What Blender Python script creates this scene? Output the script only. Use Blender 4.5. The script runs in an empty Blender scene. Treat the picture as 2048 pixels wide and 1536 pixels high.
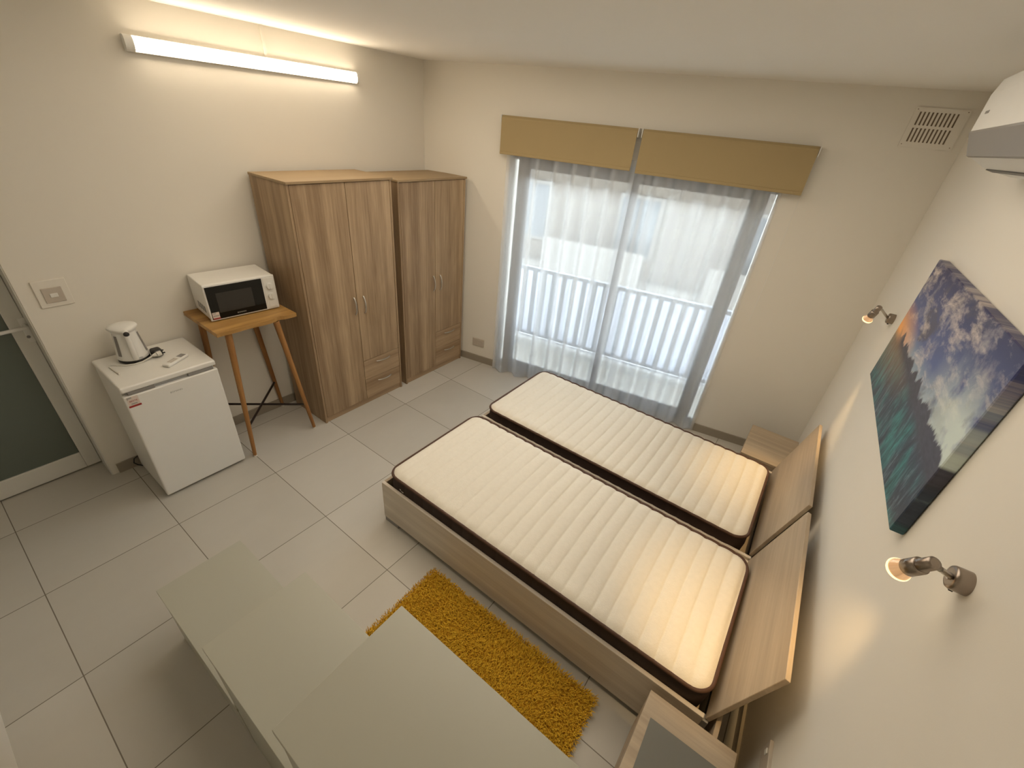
import bpy, bmesh, math, random
from mathutils import Vector, Matrix

C = bpy.context.scene.collection
SC = bpy.context.scene

# ------------------------------------------------------------------ camera
CAM_R = ((0.79939893, 0.59429259, 0.08819103), (0.37315044, -0.37607487, -0.84813115), (-0.47087163, 0.71090366, -0.52239439))
cam_d = bpy.data.cameras.new('camera'); cam = bpy.data.objects.new('camera', cam_d); C.objects.link(cam)
cam_d.sensor_fit = 'HORIZONTAL'; cam_d.sensor_width = 36.0; cam_d.lens = 15.07351
cam_d.clip_start = 0.02; cam_d.clip_end = 200
r = CAM_R
cam.matrix_world = Matrix(((r[0][0], -r[1][0], -r[2][0], 3.15009), (r[0][1], -r[1][1], -r[2][1], 0.26661),
                           (r[0][2], -r[1][2], -r[2][2], 2.28124), (0, 0, 0, 1)))
SC.camera = cam

# ------------------------------------------------------------------ world, sun, exposure
SC.view_settings.view_transform = 'Standard'; SC.view_settings.look = 'None'
SC.view_settings.gamma = 1.0; SC.view_settings.use_curve_mapping = False
SC.view_settings.exposure = 0.0
wd = bpy.data.worlds.new('sky'); SC.world = wd; wd.use_nodes = True
bg = wd.node_tree.nodes['Background']
bg.inputs[0].default_value = (0.90, 0.95, 1.0, 1); bg.inputs[1].default_value = 10.0
sun_d = bpy.data.lights.new('sun', 'SUN'); sun_d.energy = 1.2; sun_d.angle = 0.02; sun_d.color = (1, 0.95, 0.86)
sun = bpy.data.objects.new('sun', sun_d); C.objects.link(sun)
sun.rotation_euler = (math.radians(42), 0, math.radians(-20))
cl_d = bpy.data.lights.new('ceiling_fill', 'AREA'); cl_d.energy = 30.0; cl_d.shape = 'RECTANGLE'; cl_d.size = 2.4; cl_d.size_y = 1.8  # added soft fill below the ceiling, no fixture hangs there
cl_d.color = (1.0, 0.87, 0.70)
cl = bpy.data.objects.new('ceiling_fill', cl_d); C.objects.link(cl); cl.location = (1.9, 1.95, 2.62)
TUBE_STRENGTH = 23.5
TUBE_COL = (1.0, 0.82, 0.60)
SPOT_W = 40.0
SPOT_COL = (1.0, 0.66, 0.30)

# ------------------------------------------------------------------ materials
def new_mat(name):
    m = bpy.data.materials.new(name); m.use_nodes = True
    nt = m.node_tree; b = nt.nodes['Principled BSDF']
    return m, nt, b

def N(nt, kind, **kw):
    n = nt.nodes.new(kind)
    for k, v in kw.items(): setattr(n, k, v)
    return n

def mixc(nt, fac, a, b):
    n = nt.nodes.new('ShaderNodeMix'); n.data_type = 'RGBA'
    for i, v in ((0, fac), (6, a), (7, b)):
        if isinstance(v, (int, float)): n.inputs[i].default_value = v
        elif isinstance(v, tuple): n.inputs[i].default_value = (*v, 1) if len(v) == 3 else v
        else: nt.links.new(v, n.inputs[i])
    return n.outputs[2]

def ramp(nt, fac, stops):
    n = nt.nodes.new('ShaderNodeValToRGB'); e = n.color_ramp.elements
    while len(e) < len(stops): e.new(0.5)
    for i, (p, c) in enumerate(stops):
        e[i].position = p; e[i].color = (*c, 1) if len(c) == 3 else c
    nt.links.new(fac, n.inputs[0]); return n.outputs[0]

def coords(nt, scale=(1, 1, 1), rot=(0, 0, 0), loc=(0, 0, 0), kind='Object'):
    t = N(nt, 'ShaderNodeTexCoord'); m = N(nt, 'ShaderNodeMapping')
    m.inputs['Scale'].default_value = scale; m.inputs['Rotation'].default_value = rot; m.inputs['Location'].default_value = loc
    nt.links.new(t.outputs[kind], m.inputs[0]); return m.outputs[0]

def noise(nt, vec, scale, detail=3, rough=0.5, dist=0.0):
    n = N(nt, 'ShaderNodeTexNoise'); n.inputs['Scale'].default_value = scale
    n.inputs['Detail'].default_value = detail; n.inputs['Roughness'].default_value = rough; n.inputs['Distortion'].default_value = dist
    nt.links.new(vec, n.inputs['Vector']); return n.outputs['Fac']

def bump(nt, b, h, strength=0.2, dist=0.005):
    n = N(nt, 'ShaderNodeBump'); n.inputs['Strength'].default_value = strength; n.inputs['Distance'].default_value = dist
    nt.links.new(h, n.inputs['Height']); nt.links.new(n.outputs[0], b.inputs['Normal'])

def plain(name, col, rough=0.5, metal=0.0, var=0.04, vscale=6.0, bmp=0.0, bscale=200.0, spec=0.5):
    m, nt, b = new_mat(name)
    b.inputs['Roughness'].default_value = rough; b.inputs['Metallic'].default_value = metal
    b.inputs['Specular IOR Level'].default_value = spec
    v = coords(nt)
    f = noise(nt, v, vscale)
    c2 = tuple(max(0, c * (1 - var * 2)) for c in col); c1 = tuple(min(1, c * (1 + var)) for c in col)
    nt.links.new(mixc(nt, f, c2, c1), b.inputs['Base Color'])
    if bmp: bump(nt, b, noise(nt, v, bscale, 2), bmp, 0.002)
    return m

def wood(name, light, dark, axis, fine=26.0, rough=0.5, streak=3.2, contrast=1.0, planks=0.0):
    """grain runs along axis 0/1/2"""
    m, nt, b = new_mat(name)
    b.inputs['Roughness'].default_value = rough
    s = [1.0, 1.0, 1.0]; s[axis] = 0.045
    v = coords(nt, tuple(s))
    s2 = [1.0, 1.0, 1.0]; s2[axis] = 0.012
    v2 = coords(nt, tuple(s2), loc=(3.1, 1.7, 0.4))
    f1 = noise(nt, v, fine * streak, 6, 0.62, 0.35)
    f2 = noise(nt, v2, fine * 0.55, 3, 0.5, 0.5)
    s3 = [1.0, 1.0, 1.0]; s3[axis] = 0.25
    f3 = noise(nt, coords(nt, tuple(s3), loc=(0.3, 0.2, 5)), 5.0, 2, 0.5, 1.2)
    a = N(nt, 'ShaderNodeMath', operation='MULTIPLY_ADD'); nt.links.new(f2, a.inputs[0]); a.inputs[1].default_value = 0.75
    bb = N(nt, 'ShaderNodeMath', operation='MULTIPLY'); nt.links.new(f1, bb.inputs[0]); bb.inputs[1].default_value = 0.45
    nt.links.new(bb.outputs[0], a.inputs[2])
    c = N(nt, 'ShaderNodeMath', operation='MULTIPLY_ADD'); nt.links.new(f3, c.inputs[0]); c.inputs[1].default_value = 0.25
    nt.links.new(a.outputs[0], c.inputs[2])
    w = 0.17 / contrast
    col = ramp(nt, c.outputs[0], [(0.72 - w, dark), (0.72, tuple((x + y) / 2 for x, y in zip(dark, light))), (0.72 + w, light)])
    nt.links.new(col, b.inputs['Base Color'])
    bump(nt, b, f1, 0.06, 0.002)
    return m

M = {}
M['wall'] = plain('wall_paint', (0.80, 0.765, 0.69), 0.85, var=0.012, vscale=1.5, bmp=0.05, bscale=300)
M['ceiling'] = plain('ceiling_paint', (0.90, 0.875, 0.82), 0.9, var=0.012, vscale=1.2)
M['white_plastic'] = plain('white_plastic', (0.79, 0.785, 0.75), 0.45, var=0.02)
M['white_enamel'] = plain('white_enamel', (0.80, 0.79, 0.75), 0.3, var=0.015)
M['white_aluminium'] = plain('white_aluminium', (0.72, 0.71, 0.66), 0.35, var=0.02)
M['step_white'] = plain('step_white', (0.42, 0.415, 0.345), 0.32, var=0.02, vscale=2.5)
M['socket'] = plain('socket_plastic', (0.55, 0.49, 0.42), 0.4)
M['grey_plastic'] = plain('grey_plastic', (0.27, 0.26, 0.25), 0.4)
M['pale_grey'] = plain('pale_grey', (0.42, 0.42, 0.42), 0.5)
M['dark'] = plain('dark_plastic', (0.012, 0.011, 0.011), 0.35)
M['black_glass'] = plain('black_glass', (0.006, 0.006, 0.005), 0.08, spec=0.22)
M['screen_grey'] = plain('screen_grey', (0.030, 0.028, 0.025), 0.15, spec=0.3)
M['chrome'] = plain('brushed_nickel', (0.62, 0.60, 0.56), 0.28, 1.0)
M['lamp_metal'] = plain('lamp_nickel', (0.34, 0.29, 0.25), 0.30, 1.0)
M['black_metal'] = plain('black_metal', (0.02, 0.012, 0.01), 0.4)
M['red'] = plain('sticker_red', (0.35, 0.03, 0.03), 0.5)
M['sticker'] = plain('sticker_paper', (0.72, 0.62, 0.55), 0.5)
M['print_grey'] = plain('print_grey', (0.14, 0.12, 0.11), 0.5)
M['logo_grey'] = plain('logo_grey', (0.40, 0.39, 0.36), 0.4)
M['window_grey'] = plain('window_tint', (0.27, 0.275, 0.29), 0.3)
M['blind'] = plain('blind_cloth', (0.40, 0.305, 0.155), 0.8, var=0.03, vscale=3, bmp=0.12, bscale=900)
M['oak_z'] = wood('sonoma_oak_vertical', (0.50, 0.36, 0.22), (0.25, 0.165, 0.092), 2)
M['oak_y'] = wood('sonoma_oak_across', (0.47, 0.335, 0.205), (0.275, 0.18, 0.10), 1)
M['oak_x'] = wood('sonoma_oak_top', (0.36, 0.265, 0.15), (0.28, 0.19, 0.10), 1, contrast=0.8)
M['bed_x'] = wood('pale_oak_along_lit', (0.74, 0.67, 0.57), (0.56, 0.49, 0.41), 0, contrast=0.9)  # side rails paler than the other oak, stronger light put into the colour
M['bed_y'] = wood('pale_oak_across', (0.50, 0.40, 0.285), (0.36, 0.28, 0.195), 1, contrast=0.8)
M['bed_z'] = wood('pale_oak_upright', (0.52, 0.415, 0.29), (0.36, 0.28, 0.195), 0, contrast=0.9)
M['stand_wood'] = wood('honey_oak', (0.56, 0.33, 0.105), (0.26, 0.125, 0.03), 1, fine=20)
M['stand_leg'] = wood('honey_oak_leg', (0.40, 0.20, 0.06), (0.24, 0.10, 0.025), 2, fine=40)
M['skirting'] = plain('skirting_tile', (0.33, 0.29, 0.23), 0.35, var=0.06, vscale=5)
M['brown'] = plain('mattress_brown', (0.030, 0.014, 0.009), 0.75, bmp=0.2, bscale=500)
M['piping'] = plain('mattress_piping', (0.075, 0.034, 0.018), 0.7)
M['cord_white'] = plain('cord_white', (0.74, 0.72, 0.66), 0.45)
M['rail_grey'] = plain('rail_grey', (0.20, 0.22, 0.26), 0.45)
M['balcony_white'] = plain('balcony_white', (0.80, 0.80, 0.78), 0.7)
M['frosted'] = plain('frosted_glass', (0.125, 0.150, 0.130), 0.42, var=0.03, vscale=1.5)
M['grey_patch'] = plain('grey_patch', (0.17, 0.165, 0.14), 0.6, var=0.02)
def windbreak_mat():
    m = bpy.data.materials.new('windbreak_sheet'); m.use_nodes = True; nt = m.node_tree
    nt.nodes.remove(nt.nodes['Principled BSDF'])
    df = N(nt, 'ShaderNodeBsdfDiffuse'); df.inputs[0].default_value = (0.85, 0.86, 0.88, 1)
    tl = N(nt, 'ShaderNodeBsdfTranslucent'); tl.inputs[0].default_value = (0.80, 0.83, 0.90, 1)
    mx = N(nt, 'ShaderNodeMixShader'); mx.inputs[0].default_value = 0.5
    nt.links.new(df.outputs[0], mx.inputs[1]); nt.links.new(tl.outputs[0], mx.inputs[2])
    nt.links.new(mx.outputs[0], nt.nodes['Material Output'].inputs[0]); return m
M['windbreak'] = windbreak_mat()
M['deck_tile'] = plain('deck_tile', (0.78, 0.78, 0.76), 0.5)
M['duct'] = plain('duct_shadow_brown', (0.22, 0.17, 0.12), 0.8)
M['kerb'] = M['balcony_white']

def floor_mat():
    m, nt, b = new_mat('porcelain_tile')
    b.inputs['Roughness'].default_value = 0.26; b.inputs['Specular IOR Level'].default_value = 0.4
    v = coords(nt, kind='Object')
    br = N(nt, 'ShaderNodeTexBrick'); br.offset = 0.0; br.squash = 1.0
    br.inputs['Scale'].default_value = 1.0; br.inputs['Mortar Size'].default_value = 0.0022; br.inputs['Mortar Smooth'].default_value = 0.1
    br.inputs['Brick Width'].default_value = 0.6; br.inputs['Row Height'].default_value = 0.6; br.inputs['Bias'].default_value = 0.0
    br.inputs['Color1'].default_value = (0.0, 0, 0, 1); br.inputs['Color2'].default_value = (1, 1, 1, 1); br.inputs['Mortar'].default_value = (0.5, 0.5, 0.5, 1)
    nt.links.new(v, br.inputs['Vector'])
    n1 = noise(nt, v, 2.2, 4, 0.55, 0.6); n2 = noise(nt, coords(nt, (1.0, 0.35, 1)), 9.0, 5, 0.6, 0.4)
    c1 = mixc(nt, n1, (0.50, 0.475, 0.42), (0.60, 0.575, 0.515))
    c2 = mixc(nt, n2, (0.51, 0.485, 0.43), (0.59, 0.565, 0.505))
    c = mixc(nt, 0.45, c1, c2)
    tilev = mixc(nt, 0.07, c, br.outputs['Color'])
    col = mixc(nt, br.outputs['Fac'], tilev, (0.20, 0.175, 0.145))
    nt.links.new(col, b.inputs['Base Color'])
    inv = N(nt, 'ShaderNodeMath', operation='SUBTRACT'); inv.inputs[0].default_value = 1.0; nt.links.new(br.outputs['Fac'], inv.inputs[1])
    bump(nt, b, inv.outputs[0], 0.3, 0.002)
    return m
M['floor'] = floor_mat()

def mattress_mat():
    m, nt, b = new_mat('mattress_knit')
    b.inputs['Roughness'].default_value = 0.9
    v = coords(nt)
    nt.links.new(mixc(nt, noise(nt, v, 40, 4), (0.70, 0.655, 0.555), (0.78, 0.73, 0.63)), b.inputs['Base Color'])
    vo = N(nt, 'ShaderNodeTexVoronoi'); vo.inputs['Scale'].default_value = 130
    nt.links.new(v, vo.inputs['Vector']); bump(nt, b, vo.outputs['Distance'], 0.15, 0.003)
    return m
M['mattress'] = mattress_mat()

def rug_mat():
    m, nt, b = new_mat('rug_pile')
    b.inputs['Roughness'].default_value = 0.8
    v = coords(nt)
    f = noise(nt, v, 45, 4, 0.7); f2 = noise(nt, v, 7, 3)
    a = mixc(nt, f, (0.52, 0.25, 0.006), (1.0, 0.68, 0.05)); bb = mixc(nt, f2, (0.66, 0.33, 0.008), (1.0, 0.68, 0.05))
    nt.links.new(mixc(nt, 0.4, a, bb), b.inputs['Base Color'])
    return m
M['rug'] = rug_mat()

def emission(name, col, strength):
    m = bpy.data.materials.new(name); m.use_nodes = True; nt = m.node_tree
    nt.nodes.remove(nt.nodes['Principled BSDF'])
    e = N(nt, 'ShaderNodeEmission'); e.inputs[0].default_value = (*col, 1); e.inputs[1].default_value = strength
    nt.links.new(e.outputs[0], nt.nodes['Material Output'].inputs[0]); return m
M['tube'] = emission('tube_glow', TUBE_COL, TUBE_STRENGTH)
M['bulb'] = emission('bulb_glow', (1.0, 0.74, 0.36), 9.0)
M['bulb_rim'] = emission('bulb_rim_glow', (1.0, 0.72, 0.34), 2.2)

def sheer_mat():
    m = bpy.data.materials.new('sheer_voile'); m.use_nodes = True; nt = m.node_tree
    nt.nodes.remove(nt.nodes['Principled BSDF'])
    tr = N(nt, 'ShaderNodeBsdfTransparent'); tr.inputs[0].default_value = (0.97, 0.98, 1.0, 1)
    df = N(nt, 'ShaderNodeBsdfDiffuse'); df.inputs[0].default_value = (0.86, 0.87, 0.87, 1)
    tl = N(nt, 'ShaderNodeBsdfTranslucent'); tl.inputs[0].default_value = (0.95, 0.955, 0.96, 1)
    m1 = N(nt, 'ShaderNodeMixShader'); m1.inputs[0].default_value = 0.82
    nt.links.new(df.outputs[0], m1.inputs[1]); nt.links.new(tl.outputs[0], m1.inputs[2])
    m2 = N(nt, 'ShaderNodeMixShader')
    lw = N(nt, 'ShaderNodeLayerWeight'); lw.inputs[0].default_value = 0.5
    mr = N(nt, 'ShaderNodeMapRange'); mr.inputs[3].default_value = 0.44; mr.inputs[4].default_value = 0.99
    nt.links.new(lw.outputs['Facing'], mr.inputs[0]); nt.links.new(mr.outputs[0], m2.inputs[0])
    nt.links.new(tr.outputs[0], m2.inputs[1]); nt.links.new(m1.outputs[0], m2.inputs[2])
    nt.links.new(m2.outputs[0], nt.nodes['Material Output'].inputs[0]); return m
M['sheer'] = sheer_mat()

def glass_mat():
    m = bpy.data.materials.new('window_glass'); m.use_nodes = True; nt = m.node_tree
    nt.nodes.remove(nt.nodes['Principled BSDF'])
    tr = N(nt, 'ShaderNodeBsdfTransparent'); tr.inputs[0].default_value = (0.93, 0.96, 0.96, 1)
    gl = N(nt, 'ShaderNodeBsdfGlossy'); gl.inputs['Roughness'].default_value = 0.02
    fr = N(nt, 'ShaderNodeFresnel'); fr.inputs[0].default_value = 1.45
    mx = N(nt, 'ShaderNodeMixShader'); nt.links.new(fr.outputs[0], mx.inputs[0])
    nt.links.new(tr.outputs[0], mx.inputs[1]); nt.links.new(gl.outputs[0], mx.inputs[2])
    nt.links.new(mx.outputs[0], nt.nodes['Material Output'].inputs[0]); return m
M['glass'] = glass_mat()

def bulb_glass():
    m, nt, b = new_mat('bulb_reflector')
    b.inputs['Base Color'].default_value = (0.9, 0.62, 0.42, 1); b.inputs['Roughness'].default_value = 0.15
    b.inputs['Metallic'].default_value = 0.6
    b.inputs['Emission Color'].default_value = (1, 0.55, 0.25, 1); b.inputs['Emission Strength'].default_value = 0.35
    return m
M['reflector'] = bulb_glass()

def facade_mat():
    m, nt, b = new_mat('limestone_blocks'); b.inputs['Roughness'].default_value = 0.9
    v = coords(nt, kind='Object', rot=(math.radians(90), 0, 0))
    br = N(nt, 'ShaderNodeTexBrick'); br.inputs['Scale'].default_value = 1.0; br.inputs['Brick Width'].default_value = 0.9; br.inputs['Row Height'].default_value = 0.30
    br.inputs['Mortar Size'].default_value = 0.012
    br.inputs['Color1'].default_value = (0.066, 0.054, 0.042, 1); br.inputs['Color2'].default_value = (0.080, 0.068, 0.054, 1); br.inputs['Mortar'].default_value = (0.04, 0.033, 0.026, 1)
    nt.links.new(v, br.inputs['Vector']); nt.links.new(br.outputs['Color'], b.inputs['Base Color']); return m
M['facade'] = facade_mat()
M['facade_white'] = plain('facade_render', (0.105, 0.098, 0.088), 0.9)
M['facade_window'] = plain('facade_glass', (0.030, 0.036, 0.042), 0.3)

# ------------------------------------------------------------------ mesh builder
ORG = {}
class MB:
    def __init__(self, frame=None):
        self.v = []; self.f = []; self.s = []; self.M = frame or Matrix.Identity(4)
    def add(self, verts, faces, smooth=False, mat=None):
        T = self.M @ mat if mat is not None else self.M
        b = len(self.v); self.v += [T @ Vector(p) for p in verts]
        self.f += [tuple(i + b for i in q) for q in faces]; self.s += [smooth] * len(faces)
        return self
    def bm(self, bm, smooth=False, mat=None):
        bm.verts.index_update()
        self.add([v.co.copy() for v in bm.verts], [[v.index for v in f.verts] for f in bm.faces], smooth, mat); bm.free(); return self
    def box(self, a, b, bev=0.0, seg=2, mat=None):
        lo = [min(x, y) for x, y in zip(a, b)]; hi = [max(x, y) for x, y in zip(a, b)]
        bm = bmesh.new(); bmesh.ops.create_cube(bm, size=1.0)
        for v in bm.verts: v.co = Vector([(l + h) / 2 + c * (h - l) for l, h, c in zip(lo, hi, v.co)])
        if bev: bmesh.ops.bevel(bm, geom=list(bm.edges), offset=min(bev, 0.49 * min(h - l for l, h in zip(lo, hi))), segments=seg, affect='EDGES', profile=0.5)
        return self.bm(bm, False, mat)
    def cyl(self, p, q, r0, r1=None, n=20, caps=True):
        r1 = r0 if r1 is None else r1
        p = Vector(p); q = Vector(q); d = (q - p).normalized()
        a = d.orthogonal().normalized(); b = d.cross(a)
        vs = []
        for c, rr in ((p, r0), (q, r1)):
            for i in range(n):
                t = 2 * math.pi * i / n; vs.append(c + rr * (math.cos(t) * a + math.sin(t) * b))
        self.add(vs, [(i, (i + 1) % n, n + (i + 1) % n, n + i) for i in range(n)], True)
        if caps: self.add(vs, [tuple(reversed(range(n))), tuple(range(n, 2 * n))], False)
        return self
    def lathe(self, c, axis, prof, n=32, caps=True):
        """prof: list of (distance along axis, radius)"""
        c = Vector(c); d = Vector(axis).normalized(); a = d.orthogonal().normalized(); b = d.cross(a); vs = []
        for h, rr in prof:
            for i in range(n):
                t = 2 * math.pi * i / n; vs.append(c + d * h + rr * (math.cos(t) * a + math.sin(t) * b))
        fs = []
        for k in range(len(prof) - 1):
            for i in range(n): fs.append((k * n + i, k * n + (i + 1) % n, (k + 1) * n + (i + 1) % n, (k + 1) * n + i))
        self.add(vs, fs, True)
        if caps:
            self.add(vs, [tuple(reversed(range(n))), tuple(range((len(prof) - 1) * n, len(prof) * n))], False)
        return self
    def tube(self, pts, r, n=8):
        pts = [Vector(p) for p in pts]; vs = []; up = None
        for i, p in enumerate(pts):
            d = (pts[min(i + 1, len(pts) - 1)] - pts[max(i - 1, 0)]).normalized()
            if up is None: up = d.orthogonal().normalized()
            a = (up - d * up.dot(d)).normalized(); up = a; b = d.cross(a)
            for k in range(n):
                t = 2 * math.pi * k / n; vs.append(p + r * (math.cos(t) * a + math.sin(t) * b))
        fs = [(i * n + k, i * n + (k + 1) % n, (i + 1) * n + (k + 1) % n, (i + 1) * n + k) for i in range(len(pts) - 1) for k in range(n)]
        self.add(vs, fs, True); self.add(vs, [tuple(reversed(range(n))), tuple(range((len(pts) - 1) * n, len(pts) * n))]); return self
    def prism(self, poly, z0, z1):
        n = len(poly); vs = [(x, y, z0) for x, y in poly] + [(x, y, z1) for x, y in poly]
        self.add(vs, [tuple(reversed(range(n))), tuple(range(n, 2 * n))] + [(i, (i + 1) % n, n + (i + 1) % n, n + i) for i in range(n)]); return self
    def extrude(self, prof, axis, a0, a1, smooth=False):
        """prof: list of 2D points in the two other axes, extruded along axis from a0 to a1"""
        n = len(prof)
        def P(a, u, w): return {0: (a, u, w), 1: (u, a, w), 2: (u, w, a)}[axis]
        vs = [P(a0, u, w) for u, w in prof] + [P(a1, u, w) for u, w in prof]
        self.add(vs, [(i, (i + 1) % n, n + (i + 1) % n, n + i) for i in range(n)], smooth)
        self.add(vs, [tuple(reversed(range(n))), tuple(range(n, 2 * n))]); return self
    def build(self, name, mat, parent=None, org=None):
        o = Vector(org) if org is not None else (ORG[parent.name] if parent else None)
        if o is None:
            xs = [[v[i] for v in self.v] for i in range(3)]
            o = Vector(((min(xs[0]) + max(xs[0])) / 2, (min(xs[1]) + max(xs[1])) / 2, min(xs[2])))
        me = bpy.data.meshes.new(name)
        me.from_pydata([tuple(v - o) for v in self.v], [], self.f)
        me.polygons.foreach_set('use_smooth', self.s); me.update()
        bm = bmesh.new(); bm.from_mesh(me); bmesh.ops.recalc_face_normals(bm, faces=bm.faces[:]); bm.to_mesh(me); bm.free()
        ob = bpy.data.objects.new(name, me); C.objects.link(ob); me.materials.append(M[mat] if isinstance(mat, str) else mat)
        if parent: ob.parent = parent; ob.location = o - ORG[parent.name]
        else: ob.location = o
        ORG[ob.name] = o.copy(); return ob

def tag(o, label=None, cat=None, group=None, kind=None):
    if label: o['label'] = label
    if cat: o['category'] = cat
    if group: o['group'] = group
    if kind: o['kind'] = kind
    return o
def thing(name, loc, label, cat, group=None):
    o = bpy.data.objects.new(name, None); C.objects.link(o); o.location = loc; o.empty_display_size = 0.05
    ORG[o.name] = Vector(loc); return tag(o, label, cat, group)
def struct(o, label=None): return tag(o, label, None, None, 'structure')
def dup(root, offset, label, group=None):
    def cp(o, parent):
        c = o.copy(); C.objects.link(c)
        if parent: c.parent = parent
        for ch in list(o.children): cp(ch, c)
        return c
    kids = list(root.children); rt = root.copy(); C.objects.link(rt); rt.location = Vector(root.location) + Vector(offset)
    for k in kids: cp(k, rt)
    rt['label'] = label
    if group: rt['group'] = group
    return rt
def text_mesh(txt, size, frame, depth=0.0006):
    cu = bpy.data.curves.new('lettering', 'FONT'); cu.body = txt; cu.size = size; cu.extrude = depth; cu.align_x = 'CENTER'; cu.align_y = 'CENTER'
    ob = bpy.data.objects.new('lettering', cu); C.objects.link(ob)
    bpy.context.view_layer.update()
    me = bpy.data.meshes.new_from_object(ob.evaluated_get(bpy.context.evaluated_depsgraph_get()))
    b = MB(frame); b.add([v.co.copy() for v in me.vertices], [tuple(p.vertices) for p in me.polygons])
    bpy.data.objects.remove(ob); bpy.data.curves.remove(cu); bpy.data.meshes.remove(me); return b
def facing(x_dir, y_dir, origin):
    x = Vector(x_dir).normalized(); y = Vector(y_dir).normalized(); z = x.cross(y)
    return Matrix(((x.x, y.x, z.x, origin[0]), (x.y, y.y, z.y, origin[1]), (x.z, y.z, z.z, origin[2]), (0, 0, 0, 1)))

# ------------------------------------------------------------------ room frames
A = math.radians(10.9); CA, SA = math.cos(A), math.sin(A); DW = 3.325
# window wall frame: (s along the wall, off into the room, z)
WF = Matrix(((CA, SA, 0, -SA * DW), (SA, -CA, 0, CA * DW), (0, 0, 1, 0), (0, 0, 0, 1)))
B = math.radians(92.25); CB, SB = math.cos(B), math.sin(B); DR = 3.709
# right wall frame: (t along the wall away from the viewer, off into the room, z)
RF = Matrix(((CB, -SB, 0, SB * DR), (SB, CB, 0, -CB * DR), (0, 0, 1, 0), (0, 0, 0, 1)))
H = 2.64
XD = -0.345                                            # plane of the glazed door
def xl(y): return -0.160 + 0.0135 * y                  # left wall surface
YB = -0.245                                            # back wall surface
def P2(F, s, o): v = F @ Vector((s, o, 0)); return (v.x, v.y)

# ------------------------------------------------------------------ structure
struct(MB().box((-0.60, -0.45, -0.12), (4.3, 4.6, 0)).build('floor', 'floor', org=(0, 0, 0)), 'large pale beige square floor tiles with thin dark joints')
struct(MB().box((-0.60, -0.45, H), (4.3, 4.6, H + 0.15)).build('ceiling', 'ceiling'), 'plain flat cream ceiling')
w = MB()
w.prism([(xl(0.497), 0.497), (xl(3.6), 3.6), (-0.50, 3.6), (-0.50, 0.497)], 0, H)
w.prism([(xl(-0.4), -0.4), (xl(0.497), 0.497), (-0.50, 0.497), (-0.50, -0.4)], 2.12, H)
w.box((-0.50, -0.45, 0), (-0.60, 3.6, H)); w.box((-0.60, -0.45, 0), (-0.40, -0.40, H))  # added backing behind the door opening, stops outside light leaking in
struct(w.build('wall_left', 'wall'), 'cream wall behind the wardrobes and fridge')
S0, S1, ZT = 1.387, 3.441, 2.06
w = MB(WF)
w.box((0.30, 0, 0), (S0, -0.20, H)); w.box((S1, 0, 0), (4.6, -0.20, H)); w.box((S0, 0, ZT), (S1, -0.20, H))
struct(w.build('wall_window', 'wall'), 'cream wall around the balcony door')
struct(MB(RF).box((-0.9, 0, 0), (4.15, -0.2, H)).build('wall_right', 'wall'), 'cream wall behind the headboards')
struct(MB().box((-0.50, YB, 0), (4.0, YB - 0.15, H)).build('wall_back', 'wall'))
bb = MB(); bb.prism([(xl(0.53) + 0.012, 0.53), (xl(3.33) + 0.012, 3.33), (xl(3.33) - 0.002, 3.33), (xl(0.53) - 0.002, 0.53)], 0, 0.075)
struct(bb.build('baseboard_left', 'skirting'))
struct(MB(WF).box((0.53, 0.012, 0), (S0 - 0.012, -0.002, 0.075)).box((S1 + 0.012, 0.012, 0), (4.24, -0.002, 0.075)).build('baseboard_window', 'skirting'))
struct(MB(RF).box((-0.4, 0.012, 0), (3.92, -0.002, 0.075)).build('baseboard_right', 'skirting'))

# glazed door in the left wall
dr = MB(); y0, y1 = -0.24, 0.490
dr.box((XD, y1 - 0.075, 0.012), (XD - 0.05, y1, 2.1), 0.004).box((XD, y0, 0.012), (XD - 0.05, y0 + 0.075, 2.1), 0.004)
dr.box((XD, y0 + 0.075, 0.012), (XD - 0.05, y1 - 0.075, 0.135), 0.004).box((XD, y0 + 0.075, 2.02), (XD - 0.05, y1 - 0.075, 2.1), 0.004)
door = struct(dr.build('door_1', 'white_aluminium'), 'white framed door with dark frosted glass')
MB().box((XD - 0.012, y0 + 0.07, 0.13), (XD - 0.035, y1 - 0.07, 2.03)).build('door_pane', 'frosted', door)
h = MB(); h.box((XD + 0.004, 0.462, 0.94), (XD - 0.002, 0.492, 1.09), 0.003)
h.cyl((XD, 0.478, 1.045), (XD + 0.05, 0.478, 1.045), 0.010); h.tube([(XD + 0.05, 0.478, 1.045), (XD + 0.055, 0.45, 1.047), (XD + 0.055, 0.33, 1.043)], 0.010, 10)
hd = h.build('door_handle', 'white_plastic', door)
MB().cyl((XD + 0.003, 0.470, 0.976), (XD + 0.008, 0.470, 0.976), 0.008).build('keyhole', 'grey_plastic', hd)
struct(MB().box((XD + 0.002, 0.4905, 0), (-0.158, 0.502, 2.12)).box((XD + 0.002, -0.245, 2.105), (-0.158, 0.4905, 2.12)).build('trim_1', 'white_aluminium'))

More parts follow.
